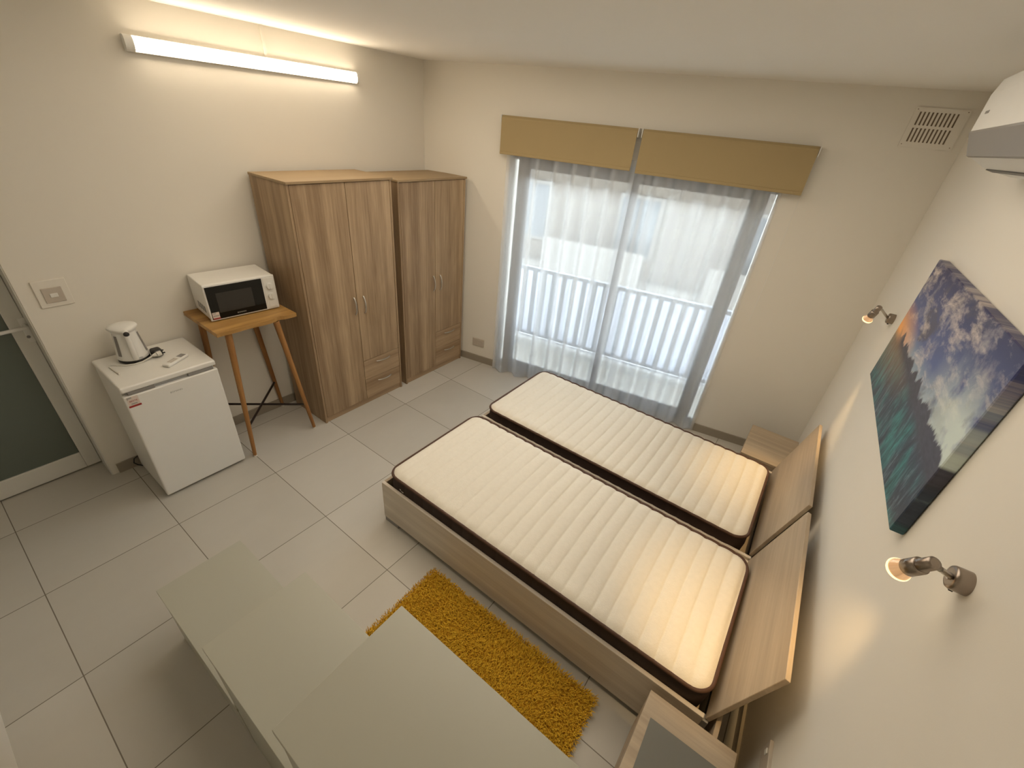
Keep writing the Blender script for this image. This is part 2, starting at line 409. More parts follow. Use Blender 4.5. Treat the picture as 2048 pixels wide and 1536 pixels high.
# balcony sliding door
fr = MB(WF)
fo = -0.095
fr.box((S0 + 0.045, fo, 0.0), (S0 + 0.105, fo - 0.06, ZT), 0.003).box((S1 - 0.112, fo, 0.0), (S1 - 0.047, fo - 0.06, ZT), 0.003)
fr.box((S0, fo, ZT - 0.06), (S1, fo - 0.06, ZT), 0.003).box((S0, fo, 0.0), (S1, fo - 0.06, 0.03), 0.003)
win = struct(fr.build('window_1', 'window_grey'), 'wide sliding balcony door in grey aluminium')
mid = (S0 + S1) / 2 + 0.03
for (a, b, o) in ((S0 + 0.10, mid + 0.03, fo - 0.008), (mid - 0.03, S1 - 0.105, fo - 0.034)):
    lf = MB(WF); lf.box((a, o, 0.03), (a + 0.055, o - 0.022, ZT - 0.06), 0.002).box((b - 0.055, o, 0.03), (b, o - 0.022, ZT - 0.06), 0.002)
    lf.box((a + 0.055, o, 0.03), (b - 0.055, o - 0.022, 0.09), 0.002).box((a + 0.055, o, ZT - 0.12), (b - 0.055, o - 0.022, ZT - 0.06), 0.002)
    sash = lf.build('sliding_sash', 'window_grey', win)
    MB(WF).box((a + 0.05, o - 0.008, 0.085), (b - 0.05, o - 0.014, ZT - 0.115)).build('window_pane', 'glass', sash)
for a, b in ((S0, S0 + 0.050), (S1 - 0.052, S1)):
    MB(WF).box((a, fo - 0.020, 0.03), (b, fo - 0.026, ZT - 0.06)).build('daylight_slit', 'glass', win)  # added glass slits, daylight through them brightens the curtain edges

# ------------------------------------------------------------------ outside
t = thing('balcony', tuple(WF @ Vector((2.4, -0.7, -0.05))), 'tiled balcony with grey barred railing seen through the sheer curtains', 'balcony')
MB(WF).box((0.2, -0.2, -0.2), (5.2, -1.0, -0.02)).build('deck', 'deck_tile', t)
MB(WF).box((0.2, -0.68, -0.02), (5.2, -0.82, 0.09), 0.005).build('kerb', 'balcony_white', t)
MB(WF).box((1.25, -0.2, -0.02), (1.33, -0.68, 0.09), 0.005).build('side_kerb', 'balcony_white', t)
rl = MB(WF).box((0.3, -0.725, 0.885), (5.1, -0.775, 0.925), 0.004).build('top_rail', 'rail_grey', t)
MB(WF).box((0.3, -0.735, 0.12), (5.1, -0.765, 0.15), 0.003).build('bottom_rail', 'rail_grey', t)
k = 0; s = 0.62
while s < 4.6:
    MB(WF).box((s, -0.742, 0.15), (s + 0.050, -0.758, 0.885), 0.001).build('baluster', 'rail_grey', t); s += 0.115
MB(WF).box((0.3, -0.79, 0.10), (5.1, -0.795, 0.885)).build('windbreak', 'windbreak', t)

t = thing('apartment_building', tuple(WF @ Vector((3, -8, -5))), 'sunlit cream limestone building across the street behind the curtains', 'building')
fc = MB(WF).box((-9, -8.0, -6), (16, -11, 3.6)).build('wall', 'facade', t)
for i in range(7):
    for j in range(2):
        s = -4.9 + i * 2.9 + (0.35 if j % 2 else 0); z = -2.75 + j * 3.0
        wn = MB(WF).box((s - 0.55, -7.93, z - 0.75), (s + 0.55, -8.01, z + 0.75), 0.02).build('window', 'facade_white', t)
        MB(WF).box((s - 0.45, -7.91, z - 0.66), (s - 0.03, -7.935, z + 0.66)).box((s + 0.03, -7.91, z - 0.66), (s + 0.45, -7.935, z + 0.66)).build('pane', 'facade_window', wn)
for z in (-4.1, -1.1, 1.9, 3.55):
    MB(WF).box((-9, -7.72, z - 0.12), (16, -8.0, z + 0.06), 0.01).build('string_course', 'facade_white', t)
for i in range(3):
    s = 0.4 + i * 4.1
    MB(WF).box((s - 1.3, -7.1, -1.35), (s + 1.3, -8.0, -1.15), 0.02).box((s - 1.3, -7.1, -1.15), (s + 1.3, -7.2, -0.2), 0.01).build('balcony_slab', 'facade_white', t)

# ------------------------------------------------------------------ curtains
def curtain(s0, s1, label, seed, base):
    rnd = random.Random(seed); nx, nz = 260, 26; vs = []; fs = []
    ph = [rnd.uniform(0, 6.28) for _ in range(6)]
    def y(s, k):
        fl = 0.75 + 0.25 * k
        d = 0.034 * math.sin(2 * math.pi * s / 0.168 + ph[0] + 0.9 * math.sin(2 * math.pi * s / 0.83 + ph[1]))
        d += 0.004 * math.sin(2 * math.pi * s / 0.077 + ph[2] + 1.2 * k) + 0.006 * math.sin(2 * math.pi * s / 0.41 + ph[3])
        env = min(1.0, 0.30 + 0.70 * min(s - s0, s1 - s) / 0.12)
        return base + d * fl * env
    ss = []; 
    for i in range(nx + 1):
        for j in range(nz + 1):
            k = 1 - j / nz; s = s0 + (s1 - s0) * i / nx
            vs.append((s + 0.008 * math.sin(9 * s + 2 * k), y(s, k), 0.008 + 2.10 * j / nz))
    for i in range(nx):
        for j in range(nz):
            a = i * (nz + 1) + j; fs.append((a, a + nz + 1, a + nz + 2, a + 1))
    t = thing('sheer_curtain', tuple(WF @ Vector(((s0 + s1) / 2, 0.045, 0.0))), label, 'curtain', 'sheer curtains at the balcony door')
    m = MB(WF); m.add(vs, fs, True); m.build('curtain_cloth', 'sheer', t)
    hem = [(vs[i * (nz + 1)][0], vs[i * (nz + 1)][1] + 0.001, 0.008) for i in range(nx + 1)]
    MB(WF).tube(hem, 0.0022, 5).build('hem_weight', 'pale_grey', t)
    return t
curtain(S0 - 0.006, 2.455, 'left white sheer curtain hanging beside the wardrobe, under the narrower blind', 3, 0.052)
curtain(2.415, S1 + 0.012, 'right white sheer curtain hanging beside the beds, under the wider blind', 8, 0.026)

# roller blinds
def blind(s0, s1, z0, label, chain):
    t = thing('roller_blind', tuple(WF @ Vector(((s0 + s1) / 2, 0.06, z0))), label, 'blind', 'beige roller blinds')
    ZR = 2.283
    cl = MB(WF)
    pr = []
    for i in range(15):
        a = math.radians(95 - i * 14); pr.append((0.062 + 0.024 * math.cos(a) - 0.004, ZR + 0.024 * math.sin(a)))
    front = [(0.085, ZR), (0.087, ZR + 0.010)]
    prof = [(0.040, ZR + 0.020), (0.055, ZR + 0.027), (0.072, ZR + 0.025), (0.084, ZR + 0.012), (0.086, ZR), (0.084, z0 + 0.03), (0.084, z0 + 0.004), (0.0825, z0 + 0.004), (0.0825, ZR), (0.070, ZR - 0.01), (0.050, ZR + 0.0)]
    cl.extrude([(o, z) for o, z in prof], 0, s0, s1)
    cl.build('blind_cloth', 'blind', t)
    MB(WF).box((s0, 0.079, z0), (s1, 0.089, z0 + 0.022), 0.004).build('bottom_bar', 'blind', t)
    MB(WF).cyl((s0 - 0.004, 0.062, ZR), (s1 + 0.004, 0.062, ZR), 0.017).build('roller_tube', 'pale_grey', t)
    for s in (s0 - 0.009, s1 + 0.003):
        MB(WF).box((s, 0.0, ZR - 0.028), (s + 0.006, 0.085, ZR + 0.028), 0.001).build('bracket', 'white_plastic', t)
    if chain:
        MB(WF).tube([(s1 + 0.004, 0.05, ZR - 0.02), (s1 + 0.004, 0.048, 1.45), (s1 + 0.001, 0.046, 1.13)], 0.0013, 5).build('pull_chain', 'white_plastic', t)
    return t
blind(1.331, 2.4166, 2.036, 'beige roller blind at the left, nearer the wardrobes and shorter', False)
blind(2.456, 3.556, 2.026, 'beige roller blind at the right, longer one toward the vent', True)

# ------------------------------------------------------------------ fixtures on the walls
t = thing('wall_vent', tuple(WF @ Vector((4.085, 0, 2.37))), 'white slotted ventilation grille high on the window wall', 'vent')
v0, v1, z0, z1 = 3.955, 4.212, 2.352, 2.552
pl = MB(WF)
cols = [v0 + 0.033 + i * 0.0195 for i in range(11)]
pl.box((v0, 0.002, z0), (v1, 0.0065, z0 + 0.028)).box((v0, 0.002, z1 - 0.022), (v1, 0.0065, z1)).box((cols[0] - 0.006, 0.002, z0 + 0.098), (cols[-1] - 0.006, 0.0062, z0 + 0.112))
pl.box((v0, 0.002, z0 + 0.028), (cols[0] - 0.006, 0.0065, z1 - 0.022)).box((cols[-1] - 0.006, 0.002, z0 + 0.028), (v1, 0.0065, z1 - 0.022))
for c in cols[:-1]: pl.box((c + 0.003, 0.002, z0 + 0.026), (c + 0.0135, 0.0063, z1 - 0.020))
pl.build('grille', 'wall', t)
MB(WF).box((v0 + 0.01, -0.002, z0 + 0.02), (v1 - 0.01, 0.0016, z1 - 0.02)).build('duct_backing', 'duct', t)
for (sx, sz) in ((v0 + 0.012, z0 + 0.014), (v1 - 0.012, z0 + 0.014), (v0 + 0.012, z1 - 0.011), (v1 - 0.012, z1 - 0.011)):
    MB(WF).cyl((sx, 0.0060, sz), (sx, 0.0072, sz), 0.0026, None, 10).build('screw', 'duct', t)

t = thing('wall_socket', tuple(WF @ Vector((1.183, 0, 0.19))), 'small beige blank socket plate low on the wall between wardrobe and curtain', 'socket')
MB(WF).box((1.114, -0.001, 0.187), (1.252, 0.010, 0.272), 0.003).build('faceplate', 'socket', t)
MB(WF).box((1.130, 0.010, 0.200), (1.180, 0.0115, 0.258), 0.002).box((1.186, 0.010, 0.200), (1.236, 0.0115, 0.258), 0.002).build('cover_insert', 'socket', t)

t = thing('light_switch', (xl(0.63), 0.63, 1.18), 'square beige light switch above the fridge beside the glazed door', 'light switch')
MB().box((xl(0.63) - 0.001, 0.560, 1.183), (xl(0.63) + 0.008, 0.698, 1.330), 0.003).build('surround', 'wall', t)
MB().box((xl(0.63) + 0.008, 0.587, 1.207), (xl(0.63) + 0.013, 0.669, 1.289), 0.003).build('faceplate', 'socket', t)
MB().box((xl(0.63) + 0.013, 0.612, 1.236), (xl(0.63) + 0.017, 0.644, 1.258), 0.002).build('rocker', 'white_plastic', t)

t = thing('wall_socket', tuple(RF @ Vector((1.215, 0, 0.39))), 'beige switched socket low on the right wall beside the near bedside table', 'socket')
MB(RF).box((1.14, -0.001, 0.390), (1.292, 0.012, 0.476), 0.003).build('faceplate', 'socket', t)
for a in (1.165, 1.245): MB(RF).box((a, 0.012, 0.44), (a + 0.020, 0.016, 0.462), 0.002).build('rocker', 'white_plastic', t)

# tube light and its trunking
t = thing('tube_light', (xl(2.0), 1.99, 2.44), 'long glowing white batten light high on the left wall', 'light')
X0 = xl(2.0) - 0.012
def dprof(r0, zc, hz, n=10):
    pts = []
    for i in range(n + 1):
        a = -math.pi / 2 + math.pi * i / n; ca, sa = max(0.0, math.cos(a)), math.sin(a); pts.append((X0 + 0.034 + r0 * ca ** 0.7, zc + hz * (abs(sa) ** 0.8) * (1 if sa > 0 else -1)))
    return pts
zc = 2.443
MB().box((X0, 1.302, zc - 0.0352), (X0 + 0.040, 2.700, zc + 0.0352), 0.001).build('housing', 'white_plastic', t)
MB().extrude(dprof(0.026, zc, 0.033), 1, 1.335, 2.680, True).build('diffuser', 'tube', t)
MB().extrude(dprof(0.028, zc, 0.036), 1, 1.296, 1.335, True).build('end_cap', 'white_plastic', t)
MB().extrude(dprof(0.028, zc, 0.036), 1, 2.680, 2.700, True).build('end_cap', 'white_plastic', t)
tag(MB().box((xl(2.04) - 0.002, 2.030, zc + 0.034), (xl(2.04) + 0.010, 2.048, H), 0.002).build('cable_trunking', 'wall'), 'thin vertical cable cover running from the batten light to the ceiling', 'cable cover')

# air conditioner
t = thing('air_conditioner', tuple(RF @ Vector((2.15, 0, 2.27))), 'white split air conditioner with grey flap high on the right wall', 'air conditioner')
T0, T1 = 1.74, 2.545
MB(RF).extrude([(0.0, 2.265), (0.0, 2.565), (0.165, 2.565), (0.192, 2.545), (0.203, 2.50), (0.203, 2.385), (0.176, 2.318), (0.108, 2.281), (0.03, 2.264)], 0, T0, T1).build('casing', 'white_plastic', t)
MB(RF).extrude([(0.2035, 2.392), (0.2055, 2.385), (0.1785, 2.316), (0.171, 2.312), (0.176, 2.320), (0.2020, 2.385)], 0, T0 + 0.01, T1 - 0.004).build('flap', 'grey_plastic', t)
MB(RF).extrude([(0.110, 2.2835), (0.112, 2.279), (0.090, 2.273), (0.088, 2.2775)], 0, T0 + 0.05, T1 - 0.035).build('louvre_slot', 'dark', t)
MB(RF).box((2.42, 0.202, 2.440), (2.47, 0.2042, 2.449), 0.001).build('badge', 'grey_plastic', t)

# ------------------------------------------------------------------ wall spot lamps
def lamp():
    t = thing('wall_spotlight', tuple(RF @ Vector((1.20, 0.0, 1.525))), 'nickel wall spotlight', 'wall lamp', 'nickel wall spotlights')
    c = RF @ Vector((1.196, 0, 1.523)); n = (RF.to_3x3() @ Vector((0, 1, 0))).normalized()
    MB().lathe(c, n, [(0, 0.0275), (0.020, 0.0275), (0.026, 0.027), (0.030, 0.025), (0.031, 0.020)], 36).build('wall_base', 'lamp_metal', t)
    MB().box((-0.004, -0.003, -0.004), (0.004, 0.003, 0.004), 0.001, 1, Matrix.Translation(c + n * 0.016 + Vector((0, -0.006, -0.0275)))).build('rocker_switch', 'dark', t)
    a = Vector((3.5669, 1.2701, 1.5864)); e = Vector((3.5498, 1.3221, 1.4921)); d = (e - a).normalized()
    jt = a + d * 0.016 + n * -0.017
    MB().cyl(c + n * 0.029, jt, 0.0064).cyl(jt, a + d * 0.016, 0.0050).cyl(c + n * 0.028, c + n * 0.034, 0.008).build('arm', 'chrome', t)
    MB().lathe(a, d, [(0, 0.008), (0.002, 0.0135), (0.036, 0.0142), (0.040, 0.0142)], 28).build('tail_cap', 'lamp_metal', t)
    MB().lathe(a, d, [(0.038, 0.0142), (0.040, 0.0182), (0.076, 0.0188), (0.078, 0.017)], 32).build('head', 'lamp_metal', t)
    bl = MB().lathe(a, d, [(0.070, 0.012), (0.080, 0.015), (0.094, 0.0205), (0.105, 0.0240)], 32, False).build('bulb_reflector', 'reflector', t)
    MB().lathe(a, d, [(0.103, 0.0240), (0.107, 0.0255), (0.111, 0.0240), (0.111, 0.0205)], 32, False).build('bulb_rim', 'bulb_rim', bl)
    MB().lathe(a, d, [(0.1085, 0.021), (0.109, 0.001)], 32, True).build('bulb_face', 'bulb', bl)
    ld = bpy.data.lights.new('spot_light', 'SPOT'); ld.energy = SPOT_W; ld.color = SPOT_COL; ld.spot_size = math.radians(52); ld.spot_blend = 1.0; ld.shadow_soft_size = 0.022
    lo = bpy.data.objects.new('spot_light', ld); C.objects.link(lo); lo.parent = t
    aim = Vector((3.40, 1.80, 0.42)) - (a + d * 0.116)
    lo.location = a + d * 0.116 - ORG[t.name]; lo.rotation_euler = aim.to_track_quat('-Z', 'Y').to_euler()
    return t, a + d * 0.116
l1, lp = lamp()
l1['label'] = 'nickel wall spotlight with lit bulb, nearest the viewer, below the seascape canvas'
off2 = (RF.to_3x3() @ Vector((1.955, 0.0, 0.020)))
l2 = dup(l1, off2, 'nickel wall spotlight with lit bulb, far one beyond the seascape canvas')
for ch in l2.children:
    if ch.type == 'LIGHT':
        ch.rotation_euler = (Vector((3.36, 2.96, 0.42)) - (lp + off2)).to_track_quat('-Z', 'Y').to_euler()

# ------------------------------------------------------------------ canvas
def canvas_mat():
    m, nt, b = new_mat('seascape_print'); b.inputs['Roughness'].default_value = 0.45
    t = N(nt, 'ShaderNodeTexCoord'); sx = N(nt, 'ShaderNodeSeparateXYZ'); nt.links.new(t.outputs['Object'], sx.inputs[0])
    def mth(op, a, b_=None, c=None):
        n = N(nt, 'ShaderNodeMath', operation=op)
        for i, q in enumerate((a, b_, c)):
            if q is None: continue
            if isinstance(q, (int, float)): n.inputs[i].default_value = q
            else: nt.links.new(q, n.inputs[i])
        return n.outputs[0]
    def clampm(x, lo, hi):
        n = N(nt, 'ShaderNodeMapRange'); n.inputs[1].default_value = lo; n.inputs[2].default_value = hi; nt.links.new(x, n.inputs[0]); return n.outputs[0]
    # u: 0 at the far edge (left of the picture), 1 at the near edge; v: 0 bottom, 1 top
    u = mth('MULTIPLY_ADD', sx.outputs[1], -1 / 1.245, 0.5); v = mth('MULTIPLY', sx.outputs[2], 1 / 0.585)
    cb = N(nt, 'ShaderNodeCombineXYZ'); nt.links.new(mth('MULTIPLY', u, 2.1), cb.inputs[0]); nt.links.new(v, cb.inputs[1]); uv = cb.outputs[0]
    def mp(scale, rot=0.0, loc=(0, 0, 0)):
        k = N(nt, 'ShaderNodeMapping'); k.inputs['Scale'].default_value = scale; k.inputs['Rotation'].default_value = (0, 0, rot); k.inputs['Location'].default_value = loc
        nt.links.new(uv, k.inputs[0]); return k.outputs[0]
    sky = ramp(nt, v, [(0.42, (0.34, 0.44, 0.50)), (0.60, (0.085, 0.12, 0.31)), (1.0, (0.022, 0.025, 0.105))])
    cl = noise(nt, mp((1.5, 2.0, 1), -0.5), 1.7, 8, 0.64, 0.3)
    sky = mixc(nt, clampm(cl, 0.53, 0.70), sky, (0.42, 0.40, 0.42))
    cl2 = noise(nt, mp((1.3, 1.9, 1), -0.5, (3, 1, 0)), 1.9, 8, 0.62, 0.3)
    sky = mixc(nt, clampm(cl2, 0.54, 0.64), sky, (0.075, 0.075, 0.13))
    wsp = noise(nt, mp((1.0, 2.6, 1), 0.5, (7, 2, 0)), 2.6, 8, 0.66, 0.25)
    sky = mixc(nt, mth('MULTIPLY', clampm(wsp, 0.50, 0.70), 0.95), sky, (0.80, 0.70, 0.62))
    glowr = mth('MULTIPLY', clampm(u, 0.60, 0.95), mth('MULTIPLY', clampm(v, 0.84, 0.60), 1.0))
    sky = mixc(nt, mth('MULTIPLY', glowr, clampm(noise(nt, mp((2, 2, 1)), 3.0, 4), 0.30, 0.50)), sky, (0.62, 0.72, 0.68))
    # warm light along the horizon at the left
    du = mth('MULTIPLY', u, 3.4); dv = mth('MULTIPLY', mth('SUBTRACT', v, 0.46), 5.5)
    dist = mth('SQRT', mth('ADD', mth('MULTIPLY', du, du), mth('MULTIPLY', dv, dv)))
    sky = mixc(nt, mth('MULTIPLY', clampm(dist, 1.25, 0.15), 1.0), sky, (0.95, 0.42, 0.10))
    # water
    wn = noise(nt, mp((7.0, 1.6, 1), 0.25), 3.0, 8, 0.7, 0.5); wl = noise(nt, mp((2.0, 1.4, 1), 0.2, (2, 5, 0)), 2.0, 3, 0.5, 0.8)
    wc = ramp(nt, wn, [(0.34, (0.012, 0.02, 0.045)), (0.52, (0.035, 0.055, 0.09)), (0.72, (0.20, 0.30, 0.34))])
    wc = mixc(nt, clampm(wl, 0.42, 0.62), wc, mixc(nt, clampm(wn, 0.35, 0.7), (0.006, 0.035, 0.05), (0.07, 0.33, 0.34)))
    wc = mixc(nt, mth('MULTIPLY', clampm(dist, 2.1, 0.5), 0.55), wc, (0.40, 0.22, 0.09))
    # dark headland and ridges
    rid = noise(nt, mp((1.0, 0.05, 1), 0, (4, 0, 0)), 5.5, 5, 0.65)
    hz = mth('MULTIPLY_ADD', rid, 0.30, mth('MULTIPLY_ADD', u, -0.02, 0.325))
    isl = clampm(mth('SUBTRACT', hz, v), -0.006, 0.012)
    base = mth('MULTIPLY_ADD', u, -0.12, 0.44)
    water = clampm(mth('SUBTRACT', base, v), -0.02, 0.05)
    land = mixc(nt, noise(nt, mp((5, 14, 1), 0.5), 3, 5), (0.018, 0.018, 0.032), (0.085, 0.085, 0.125))
    col = mixc(nt, mth('MULTIPLY', isl, clampm(u, 0.06, 0.16)), sky, land)
    col = mixc(nt, water, col, wc)
    nt.links.new(col, b.inputs['Base Color']); bump(nt, b, noise(nt, coords(nt), 700, 1), 0.08, 0.001)
    return m
M['canvas'] = canvas_mat()
cnv = MB(RF); cnv.box((1.537, 0.002, 1.343), (2.782, 0.037, 1.929), 0.003, 1)
me_c = cnv.build('canvas_print', 'canvas', org=tuple(RF @ Vector((2.16, 0, 1.343))))
tag(me_c, 'large unframed seascape canvas in blue and teal above the headboards', 'picture')

# ------------------------------------------------------------------ wardrobes
def bow_handle(m, p, q, out, r=0.0055, bow=0.022):
    p = Vector(p); q = Vector(q); out = Vector(out); pts = []
    for i in range(13):
        k = i / 12; pts.append(p.lerp(q, k) + out * (0.006 + bow * math.sin(math.pi * min(1, max(0, k))) ** 0.6))
    return m.tube(pts, r, 8)
def wardrobe(y0, y1, label, ht):
    t = thing('wardrobe', (0.13, (y0 + y1) / 2, 0), label, 'wardrobe', 'oak wardrobes')
    XB, XF = -0.085, 0.357
    body = MB().box((XB, y0, 0), (XF, y0 + 0.016, ht - 0.016), 0.001).box((XB, y1 - 0.016, 0), (XF, y1, ht - 0.016), 0.001).box((XB, y0 + 0.016, 0.05), (XB + 0.006, y1 - 0.016, ht - 0.016)).box((XB + 0.006, y0 + 0.016, 0.05), (XF - 0.03, y1 - 0.016, 0.066))
    body.build('carcass', 'oak_z', t)
    MB().box((XB, y0 - 0.006, ht - 0.016), (XF + 0.012, y1 + 0.006, ht), 0.002).build('top_panel', 'oak_x', t)
    MB().box((XF - 0.028, y0 + 0.016, 0.0), (XF - 0.010, y1 - 0.016, 0.052)).build('plinth', 'oak_y', t)
    ym = (y0 + y1) / 2 + 0.008
    a, b = y0 + 0.019, y1 - 0.019
    FX0, FX1 = XF - 0.018, XF - 0.001
    d1 = MB().box((FX0, a, 0.054), (FX1, ym - 0.002, ht - 0.020), 0.0012, 1).build('door', 'oak_z', t)
    d2 = MB().box((FX0, ym + 0.002, 0.430), (FX1, b, ht - 0.020), 0.0012, 1).build('door', 'oak_z', t)
    bow_handle(MB(), (FX1, ym - 0.030, 1.008), (FX1, ym - 0.026, 0.866), (1, 0, 0)).build('handle', 'chrome', d1)
    bow_handle(MB(), (FX1, ym + 0.056, 1.000), (FX1, ym + 0.058, 0.858), (1, 0, 0)).build('handle', 'chrome', d2)
    for z0, z1, zh in ((0.243, 0.426, 0.388), (0.054, 0.239, 0.195)):
        dw = MB().box((FX0, ym + 0.002, z0), (FX1, b, z1), 0.0012, 1).build('drawer', 'oak_y', t)
        c = (ym + b) / 2 + 0.012
        bow_handle(MB(), (FX1, c - 0.072, zh), (FX1, c + 0.072, zh), (1, 0, 0), 0.0045, 0.018).build('handle', 'chrome', dw)
    return t
wardrobe(1.763, 2.574, 'oak two-door wardrobe with two drawers beside the microwave stand', 1.840)
wardrobe(2.632, 3.405, 'oak two-door wardrobe with two drawers in the corner by the curtain', 1.820)

# ------------------------------------------------------------------ fridge
t = thing('mini_fridge', (0.10, 0.887, 0), 'white undercounter fridge carrying the kettle beside the glazed door', 'fridge')
Y0, Y1 = 0.645, 1.130
MB().box((-0.125, Y0 + 0.004, 0.012), (0.285, Y1 - 0.004, 0.800), 0.004).build('cabinet', 'white_enamel', t)
MB().box((-0.130, Y0, 0.800), (0.330, Y1, 0.835), 0.010, 3).build('worktop', 'white_enamel', t)
fd = MB().box((0.290, Y0, 0.020), (0.334, Y1, 0.778), 0.008, 3).build('door', 'white_enamel', t)
MB().box((0.288, Y0 + 0.02, 0.780), (0.312, Y1 - 0.02, 0.800)).build('hinge_strip', 'pale_grey', t)
for a, b in ((0.672, 0.800), (0.972, 1.110)):
    MB().box((0.312, a, 0.779), (0.326, b, 0.800), 0.002).build('grip_recess', 'grey_plastic', t)
for (x, y) in ((-0.1, 0.67), (-0.1, 1.105), (0.25, 0.67), (0.25, 1.105)):
    MB().cyl((x, y, 0), (x, y, 0.014), 0.015).build('foot', 'dark', t)
text_mesh('BOMANN', 0.0145, facing((0, 1, 0), (0, 0, 1), (0.3345, 0.886, 0.720))).build('logo', 'logo_grey', fd)
st = MB().box((0.3338, 0.655, 0.712), (0.3346, 0.708, 0.775)).build('sticker', 'sticker', fd)
tag(st, 'small cream and red paper sticker')
MB().box((0.3345, 0.653, 0.708), (0.3351, 0.711, 0.7195)).build('sticker_band', 'red', fd)
text_mesh('BESTE', 0.0145, facing((0, 1, 0), (0, 0, 1), (0.3346, 0.682, 0.746)), 0.0003).build('sticker_lettering', 'red', fd)
MB().box((0.3345, 0.657, 0.764), (0.3349, 0.678, 0.773)).box((0.3345, 0.657, 0.7585), (0.3349, 0.661, 0.766)).box((0.3345, 0.668, 0.7255), (0.3349, 0.696, 0.7335)).build('sticker_print', 'logo_grey', fd)
power = (MB().tube([(-0.10, 0.66, 0.004), (-0.12, 0.630, 0.02), (-0.125, 0.615, 0.045), (-0.125, 0.625, 0.075), (-0.128, 0.66, 0.09)], 0.004, 8).build('power_cord', 'dark', t))

# kettle
t = thing('kettle', (0.000, 0.822, 0.835), 'white electric kettle with dark water windows on the fridge', 'kettle')
kc = Vector((0.000, 0.822, 0.835))
MB().lathe(kc, (0, 0, 1), [(0, 0.074), (0.004, 0.077), (0.013, 0.077), (0.017, 0.074)], 40).build('power_base', 'dark', t)
MB().lathe(kc, (0, 0, 1), [(0.017, 0.072), (0.022, 0.078), (0.040, 0.077), (0.060, 0.0735), (0.12, 0.0655), (0.17, 0.060), (0.192, 0.058)], 48).build('body', 'white_plastic', t)
out = Vector((0.90, -0.10, 0)).normalized(); side = Vector((-out.y, out.x, 0))
lid = MB()
vs = []; n = 40
for h, rr, fl in ((0.188, 0.0585, 0.0), (0.200, 0.061, 0.4), (0.213, 0.064, 1.0), (0.222, 0.058, 1.0), (0.227, 0.035, 0.6), (0.228, 0.004, 0.0)):
    for i in range(n):
        a = 2 * math.pi * i / n; d = math.cos(a) * out + math.sin(a) * side
        wing = max(0, abs(math.sin(a)) - 0.75) * 0.036 * fl + max(0, math.cos(a)) ** 4 * 0.016 * fl
        vs.append(kc + d * (rr + wing) + Vector((0, 0, h - 0.006 * fl * max(0, math.cos(a)))))
fs = [(k * n + i, k * n + (i + 1) % n, (k + 1) * n + (i + 1) % n, (k + 1) * n + i) for k in range(5) for i in range(n)]
lid.add(vs, fs, True).add(vs, [tuple(range(5 * n, 6 * n))], True); lid.build('lid', 'white_plastic', t)
hp = [kc + out * 0.066 + Vector((0, 0, 0.206)), kc + out * 0.084 + Vector((0, 0, 0.196)), kc + out * 0.088 + Vector((0, 0, 0.16)), kc + out * 0.086 + Vector((0, 0, 0.10)), kc + out * 0.082 + Vector((0, 0, 0.045)), kc + out * 0.070 + Vector((0, 0, 0.03))]
MB().tube(hp, 0.015, 12).build('handle', 'white_plastic', t)
bt = MB(); bm = bmesh.new(); bmesh.ops.create_uvsphere(bm, u_segments=16, v_segments=10, radius=0.0145); bt.bm(bm, True, Matrix.Translation(kc + out * 0.089 + Vector((0, 0, 0.196)))); bt.build('lid_button', 'dark', t)
for sg in (-1, 1):
    wv = []; 
    ang = sg * (math.radians(56) if sg < 0 else math.radians(66))
    for k in range(9):
        h = 0.050 + 0.125 * k / 8
        rr = 0.0735 + (0.0600 - 0.0735) * ((h - 0.06) / 0.11) + 0.0015
        for da in (-0.15, 0.0, 0.15):
            a = ang + da; wv.append(kc + (math.cos(a) * out + math.sin(a) * side) * rr + Vector((0, 0, h)))
    MB().add(wv, [(3 * k + j, 3 * k + j + 1, 3 * k + j + 4, 3 * k + j + 3) for k in range(8) for j in range(2)], True).build('water_window', 'grey_plastic', t)
MB().box((-0.002, -0.013, -0.004), (0.004, 0.013, 0.004), 0.002, 2, Matrix.Translation(kc + Vector((0.076, 0.012, 0.030)))).build('rocker_switch', 'pale_grey', t)
# cord and plug adapter
fz = 0.835
(MB().tube([(0.075, 0.893, fz + 0.020), (0.078, 0.868, fz + 0.012), (0.083, 0.835, fz + 0.004), (0.085, 0.795, fz + 0.004), (0.068, 0.755, fz + 0.004), (0.036, 0.722, fz + 0.004), (0.010, 0.700, fz + 0.004), (0.035, 0.690, fz + 0.004), (0.095, 0.694, fz + 0.004), (0.155, 0.700, fz + 0.004)], 0.0045, 8).build('power_cord', 'cord_white', t))
t = thing('plug_adapter', (0.050, 0.925, fz), 'black travel plug adapter with white plug lying beside the kettle', 'plug adapter')
MB().box((0.012, 0.898, fz), (0.074, 0.952, fz + 0.046), 0.012, 3).build('adapter_body', 'dark', t)
MB().box((0.040, 0.952, fz + 0.022), (0.046, 0.962, fz + 0.028)).box((0.058, 0.952, fz + 0.012), (0.064, 0.962, fz + 0.018)).build('prong', 'dark', t)
MB().cyl((0.075, 0.893, fz + 0.020), (0.079, 0.915, fz + 0.024), 0.007, 0.014).cyl((0.079, 0.915, fz + 0.024), (0.078, 0.938, fz + 0.026), 0.016, 0.015).build('white_plug', 'cord_white', t)
